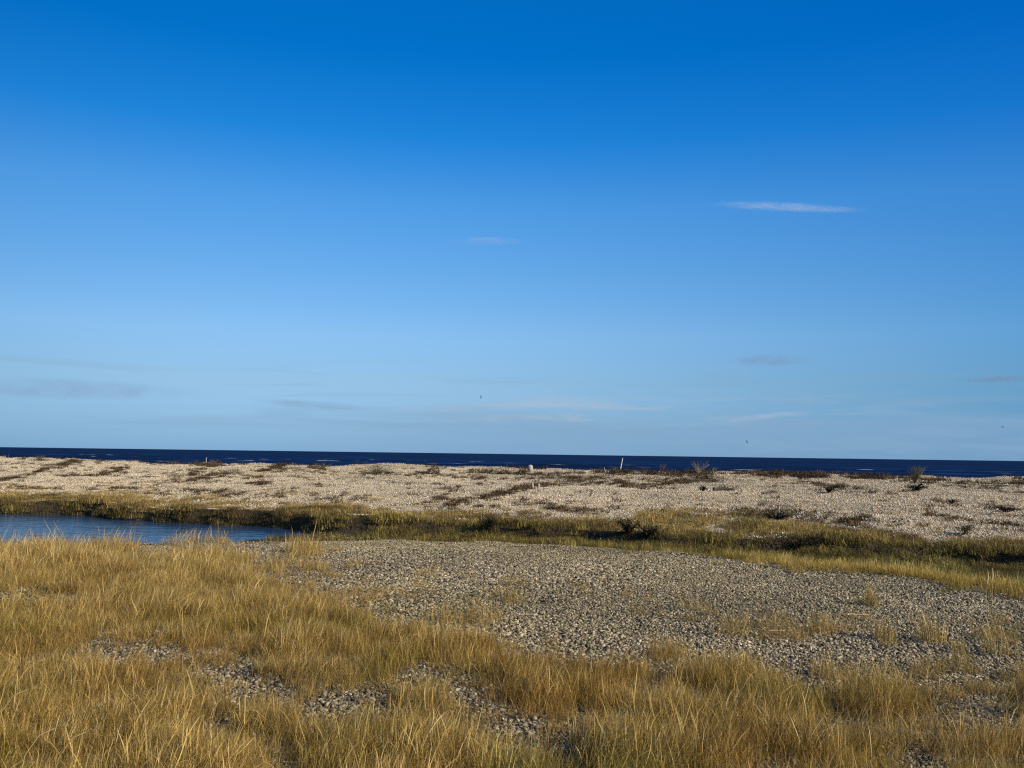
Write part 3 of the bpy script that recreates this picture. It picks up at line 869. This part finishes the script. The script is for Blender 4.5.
# tall pale stalks
M_STALK = plant_mat("pale_stalk", [(0, (.36, .27, .10)), (1, (.52, .40, .20))], .3, False)
GK = "pale seeding stalks above the grass"
for u, v, h, lean, lb in ((986, 606, .36, .08, "pale upright stalk standing at the rim grass, left of its pair"),
                          (992, 607, .40, .04, "pale upright stalk standing at the rim grass, right of its pair")):
    g = Geo()
    tube(g, [(0, 0, -.02), (lean * h * .4, 0, h * .5), (lean * h, 0, h)], [.004, .004, .003], 5, .6)
    o = obj("grass_stalk", g.mesh("grass_stalk", M_STALK, True), None, place(u, v)); tag(o, lb, "grass stalk", GK)
    g = Geo()
    tube(g, [(lean * h * .8, 0, h * .75), (lean * h * .95, 0, h * .93), (lean * h * 1.15, 0, h * 1.15)], [.004, .013, .002], 6, 1, .3)
    obj("seed_head", g.mesh("seed_head", M_STALK, True), o)
for u, v, h, yaw, lb in ((50, 800, .36, .15, "pale plume bent over level in the nearest grass, longest of the three plumes"),
                         (16, 795, .34, .5, "pale plume rising obliquely beside the longest plume"),
                         (-6, 745, .34, .35, "pale plume bent over the grass at the left picture edge")):
    P = place(u, v)
    g = Geo(); pts = [(0, 0, 0), (.03, 0, h * .55), (.09, 0, h * .82), (.16, 0, h * .9)]
    tube(g, pts, [.003, .003, .0025, .002], 5, .5)
    o = obj("grass_stalk", g.mesh("grass_stalk", M_STALK, True), None, P, (0, 0, yaw)); tag(o, lb, "grass stalk", GK)
    g = Geo()
    for q in range(26):
        f = rng.random(); c = np.array([.10 + .11 * f, 0, h * .83 + h * .09 * f])
        blade(g, c, .035, 1.3, rng.normal(0, .5), .003, 1.0, 2, .2)
    obj("seed_head", g.mesh("seed_head", M_STALK), o)

# ------------------------------------------------------------------ gulls
def bird_mesh(name, up, span=1.2):
    g = Geo()
    m_, nt_ = None, None
    k = 9; tt = np.linspace(0, 1, k)
    rad = .085 * np.sin(np.pi * (tt * .92 + .04)) ** .8
    rad[-2:] *= .55
    P = np.stack([0 * tt, .26 - .52 * tt, .02 * np.cos(tt * 3)], -1)
    tube(g, P, rad, 8)
    # head, beak, tail
    V, Ft = ICO1
    tube(g, [(0, .20, .02), (0, .27, .03), (0, .32, .03), (0, .38, .015)], [.05, .055, .02, .005], 6)
    g.add([(-.03, -.22, .0), (.03, -.22, .0), (.09, -.40, -.005), (-.09, -.40, -.005)], [[0, 1, 2, 3]])
    for sx in (-1, 1):
        a = up
        root = np.array([sx * .05, .05, .03]); el = root + np.array([sx * span * .22 * math.cos(a), .05, span * .22 * math.sin(a)])
        b = a * .25
        tip = el + np.array([sx * span * .27 * math.cos(b), -.14, span * .27 * math.sin(b)])
        ch = [np.array([0, .10, 0]), np.array([0, .085, 0]), np.array([0, .012, 0])]
        top = []
        for p_, c_ in zip((root, el, tip), ch): top += [p_ + c_, p_ - c_ * 1.1]
        n0 = np.array([0, 0, -.012]); V = np.array(top + [q + n0 for q in top])
        Fq = []
        for i in (0, 2): Fq += [[i, i + 1, i + 3, i + 2], [6 + i, 8 + i, 9 + i, 7 + i], [i, i + 2, i + 8, i + 6], [i + 1, i + 7, i + 9, i + 3]]
        Fq += [[4, 5, 11, 10], [0, 6, 7, 1]]
        g.add(V, Fq)
    return g.mesh(name, M_BIRD)


m, nt, out = new_mat("gull_feathers")
p = N(nt, "ShaderNodeBsdfPrincipled", ins={"Base Color": (.22, .22, .23, 1), "Roughness": .8})
nt.links.new(p.outputs[0], out.inputs[0]); M_BIRD = m
GG = "gulls flying over the sea"
for u, v, dist, up, rot, lb in ((481, 397, 230, .2, (.2, 1.35, 1.2), "small dark gull banked upright, highest of the three over the sea"),
                                (747, 442, 240, .5, (.1, 1.1, .9), "tiny gull just above the sea horizon right of the middle"),
                                (1003, 427, 190, .35, (.1, -.1, .2), "tiny gull with level wings near the right edge above the horizon")):
    d = pix_dir([u], [v])[0]; d /= np.linalg.norm(d)
    o = obj("gull", bird_mesh("gull", up), None, np.array([0, 0, EYE]) + d * dist, rot); tag(o, lb, "bird", GG)

# ------------------------------------------------------------------ clouds: real volumes far out over the sea
def cloud(u, v, wpx, hpx, dist, depth_k, dens, albedo, label, seed, roll=0.0, nscale=3.0, thr=.38):
    d = pix_dir([u], [v])[0]; d /= np.linalg.norm(d)
    P = np.array([0, 0, EYE]) + d * dist
    wx = wpx / F * dist; hz = hpx / F * dist; dy = wx * depth_k
    V, Ft = ico(4)
    # lumpy, flattened lens
    q = 1 + .22 * (fbm(V[:, 0] * 3 + 9, V[:, 1] * 3 + V[:, 2] * 2 + 5, seed, 3) - .5) * 2
    V = V * q[:, None]
    me = mesh_np("cloud", V * np.array([wx / 2, dy / 2, hz / 2]), Ft)
    m, nt, out = new_mat("cloud_vapour_%d" % seed)
    tc = N(nt, "ShaderNodeTexCoord")
    mp = N(nt, "ShaderNodeMapping"); mp.inputs["Scale"].default_value = (2 / wx, 2 / dy, 2 / hz)
    nt.links.new(tc.outputs["Object"], mp.inputs[0])
    ln = N(nt, "ShaderNodeVectorMath", operation='LENGTH'); nt.links.new(mp.outputs[0], ln.inputs[0])
    fall = N(nt, "ShaderNodeMapRange", interpolation_type='SMOOTHSTEP', ins={1: 1.0, 2: .35, 3: 0.0, 4: 1.0}); nt.links.new(ln.outputs["Value"], fall.inputs[0])
    mp2 = N(nt, "ShaderNodeMapping"); mp2.inputs["Location"].default_value = (seed * 3.1, seed * 1.7, 0); mp2.inputs["Scale"].default_value = (nscale, nscale * .5, 1.1)
    nt.links.new(mp.outputs[0], mp2.inputs[0])
    nz = noise(nt, 1.0, 5, .55, mp2.outputs[0])
    nr = N(nt, "ShaderNodeMapRange", ins={1: thr, 2: thr + .35, 3: 0.0, 4: 1.0}); nt.links.new(nz.outputs[0], nr.inputs[0])
    a = N(nt, "ShaderNodeMath", operation='MULTIPLY'); nt.links.new(fall.outputs[0], a.inputs[0]); nt.links.new(nr.outputs[0], a.inputs[1])
    b = N(nt, "ShaderNodeMath", operation='MULTIPLY'); nt.links.new(a.outputs[0], b.inputs[0]); b.inputs[1].default_value = dens / dy
    pv_ = N(nt, "ShaderNodeVolumePrincipled", ins={"Color": (*albedo, 1), "Anisotropy": .0})
    nt.links.new(b.outputs[0], pv_.inputs["Density"]); nt.links.new(pv_.outputs[0], out.inputs["Volume"])
    me.materials.append(m)
    o = obj("cloud", me, None, P, (0, roll, math.atan2(-d[0], d[1])))
    tag(o, label, "cloud", "thin clouds in the blue sky")


WHITE = (.86, .96, 1.0); GREY = (.35, .45, .60)
cloud(787, 207, 165, 10, 3000, .12, .9, WHITE, "small thin white cloud alone high in the right part of the sky", 1, .115, 4.0, .28)
cloud(487, 241, 100, 10, 3000, .15, .5, (.8, .82, .86), "very faint pale cloud alone high near the middle of the sky", 2, 0, 1.5, .3)
cloud(70, 389, 270, 24, 8000, .4, 1.1, GREY, "long grey cloud low in the sky at the left edge", 3, .0, 6.0, .36)
cloud(318, 405, 140, 9, 8000, .5, .9, GREY, "thin grey streak of cloud between the left cloud and the low bank", 4, .05, 2, .3)
cloud(768, 360, 100, 14, 7000, .4, 1.2, GREY, "small grey cloud low in the sky below the small white cloud", 5, .0, 3, .34)
cloud(1000, 379, 90, 7, 7000, .5, 1.5, GREY, "thin dark grey cloud streak low at the right edge", 6, .0, 1.5, .25)

# ------------------------------------------------------------------ sky and sun
SKY_STRENGTH = 0.10
world = bpy.data.worlds.new("World"); sc.world = world; world.use_nodes = True
nt = world.node_tree; nt.nodes.clear()
out = nt.nodes.new("ShaderNodeOutputWorld"); bg = nt.nodes.new("ShaderNodeBackground"); bg.inputs[1].default_value = SKY_STRENGTH
sky = nt.nodes.new("ShaderNodeTexSky"); sky.sky_type = 'NISHITA'; sky.sun_disc = False
sky.sun_elevation = SUN_EL; sky.sun_rotation = SUN_AZ
sky.altitude = 0; sky.air_density = 1.0; sky.dust_density = 0; sky.ozone_density = 1.0
# in view the clear-air blue deepens with height; correction of the sky model by direction
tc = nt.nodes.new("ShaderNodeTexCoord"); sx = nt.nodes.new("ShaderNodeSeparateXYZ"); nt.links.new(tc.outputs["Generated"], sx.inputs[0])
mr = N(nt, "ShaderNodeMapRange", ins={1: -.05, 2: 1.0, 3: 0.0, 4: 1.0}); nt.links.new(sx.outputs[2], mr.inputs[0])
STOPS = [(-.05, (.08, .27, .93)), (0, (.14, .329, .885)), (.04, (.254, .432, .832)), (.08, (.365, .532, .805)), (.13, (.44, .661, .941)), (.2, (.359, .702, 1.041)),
         (.27, (.263, .721, 1.153)), (.34, (.057, .618, 1.204)), (.42, (.003, .538, 1.179)), (.52, (.002, .545, 1.20)), (.62, (.35, .58, .85)), (.8, (.5, .58, .66)), (1, (.5, .56, .62))]  # top stops, above the view, set neutral to make the ambient light less blue
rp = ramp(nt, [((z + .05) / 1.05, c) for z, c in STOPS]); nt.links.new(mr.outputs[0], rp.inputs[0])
cx = N(nt, "ShaderNodeClamp", ins={1: -.55, 2: .55}); nt.links.new(sx.outputs[0], cx.inputs[0])
ma = N(nt, "ShaderNodeVectorMath", operation='MULTIPLY_ADD'); nt.links.new(cx.outputs[0], ma.inputs[0]); ma.inputs[1].default_value = (-1.4, -1.0, -.8); ma.inputs[2].default_value = (-.2, 0, .1)
mb = N(nt, "ShaderNodeVectorMath", operation='MULTIPLY_ADD'); nt.links.new(cx.outputs[0], mb.inputs[0]); nt.links.new(ma.outputs[0], mb.inputs[1]); mb.inputs[2].default_value = (1, 1, 1)
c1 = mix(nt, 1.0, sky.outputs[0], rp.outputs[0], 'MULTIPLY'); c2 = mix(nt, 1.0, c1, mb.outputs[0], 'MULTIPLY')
# soft grey-blue vapour lying low along the horizon, with pale torn wisps on its top
def M(op, a, b=None, c=None):
    n = N(nt, "ShaderNodeMath", operation=op)
    for i, q in enumerate((a, b, c)):
        if q is None: continue
        if isinstance(q, (int, float)): n.inputs[i].default_value = q
        else: nt.links.new(q, n.inputs[i])
    return n.outputs[0]


def SS(x, lo, hi):
    n = N(nt, "ShaderNodeMapRange", interpolation_type='SMOOTHSTEP', ins={1: lo, 2: hi, 3: 0.0, 4: 1.0}); nt.links.new(x, n.inputs[0]); return n.outputs[0]


def sky_noise(sx_, sz_, det, off):
    mp = N(nt, "ShaderNodeMapping"); mp.inputs["Scale"].default_value = (sx_, sx_, sz_); mp.inputs["Location"].default_value = (off, off * .7, off * .3)
    nt.links.new(tc.outputs["Generated"], mp.inputs[0]); return noise(nt, 1.0, det, .6, mp.outputs[0], .6).outputs[0]


zc, xc = sx.outputs[2], sx.outputs[0]
nA = sky_noise(5, 34, 6, 3.3); nB = sky_noise(9, 95, 6, 7.1); nC = sky_noise(3, 60, 5, 1.7)
zz = M('ADD', zc, M('MULTIPLY', M('SUBTRACT', nA, .5), .055))
side = M('ADD', M('MULTIPLY', SS(xc, -.34, .10), .85), .15)
bank = M('MULTIPLY', M('MULTIPLY', M('SUBTRACT', 1.0, SS(zz, .030, .060)), side), .85)
bank = M('MULTIPLY', bank, M('ADD', .6, M('MULTIPLY', SS(nB, .3, .7), .5)))
c3 = mix(nt, bank, c2, (1.50, 2.58, 3.88))
wz = M('MULTIPLY', SS(zz, .026, .044), M('SUBTRACT', 1.0, SS(zz, .052, .072)))
wisp = M('MULTIPLY', M('MULTIPLY', wz, SS(nB, .40, .66)), M('MULTIPLY', M('MULTIPLY', SS(xc, -.2, .02), M('SUBTRACT', 1.0, SS(xc, .2, .5))), .62))
c4 = mix(nt, wisp, c3, (2.6, 3.35, 4.2))
lowl = M('MULTIPLY', M('MULTIPLY', M('MULTIPLY', SS(zc, .01, .03), M('SUBTRACT', 1.0, SS(zc, .07, .11))), SS(nC, .5, .68)), .35)
c5 = mix(nt, lowl, c4, (1.5, 2.55, 3.75))
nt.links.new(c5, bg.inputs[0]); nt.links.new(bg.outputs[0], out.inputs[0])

sd = bpy.data.lights.new("sun", 'SUN'); sd.energy = 4.5; sd.angle = math.radians(.5); sd.color = (1.0, .88, .70)
so = bpy.data.objects.new("sun", sd); COL.objects.link(so)
sv = Vector((math.sin(SUN_AZ) * math.cos(SUN_EL), math.cos(SUN_AZ) * math.cos(SUN_EL), math.sin(SUN_EL)))
so.rotation_euler = sv.to_track_quat('Z', 'Y').to_euler()
so.location = (30, -10, 30)

sc.view_settings.view_transform = 'Standard'; sc.view_settings.look = 'None'
sc.view_settings.exposure = 0.6; sc.view_settings.gamma = 1.0
sc.render.engine = 'CYCLES'
sc.cycles.use_denoising = False
sc.cycles.filter_width = 1.25
sc.cycles.max_bounces = 6; sc.cycles.volume_bounces = 1
sc.cycles.volume_max_steps = 64
print("GRASS", N_GRASS)
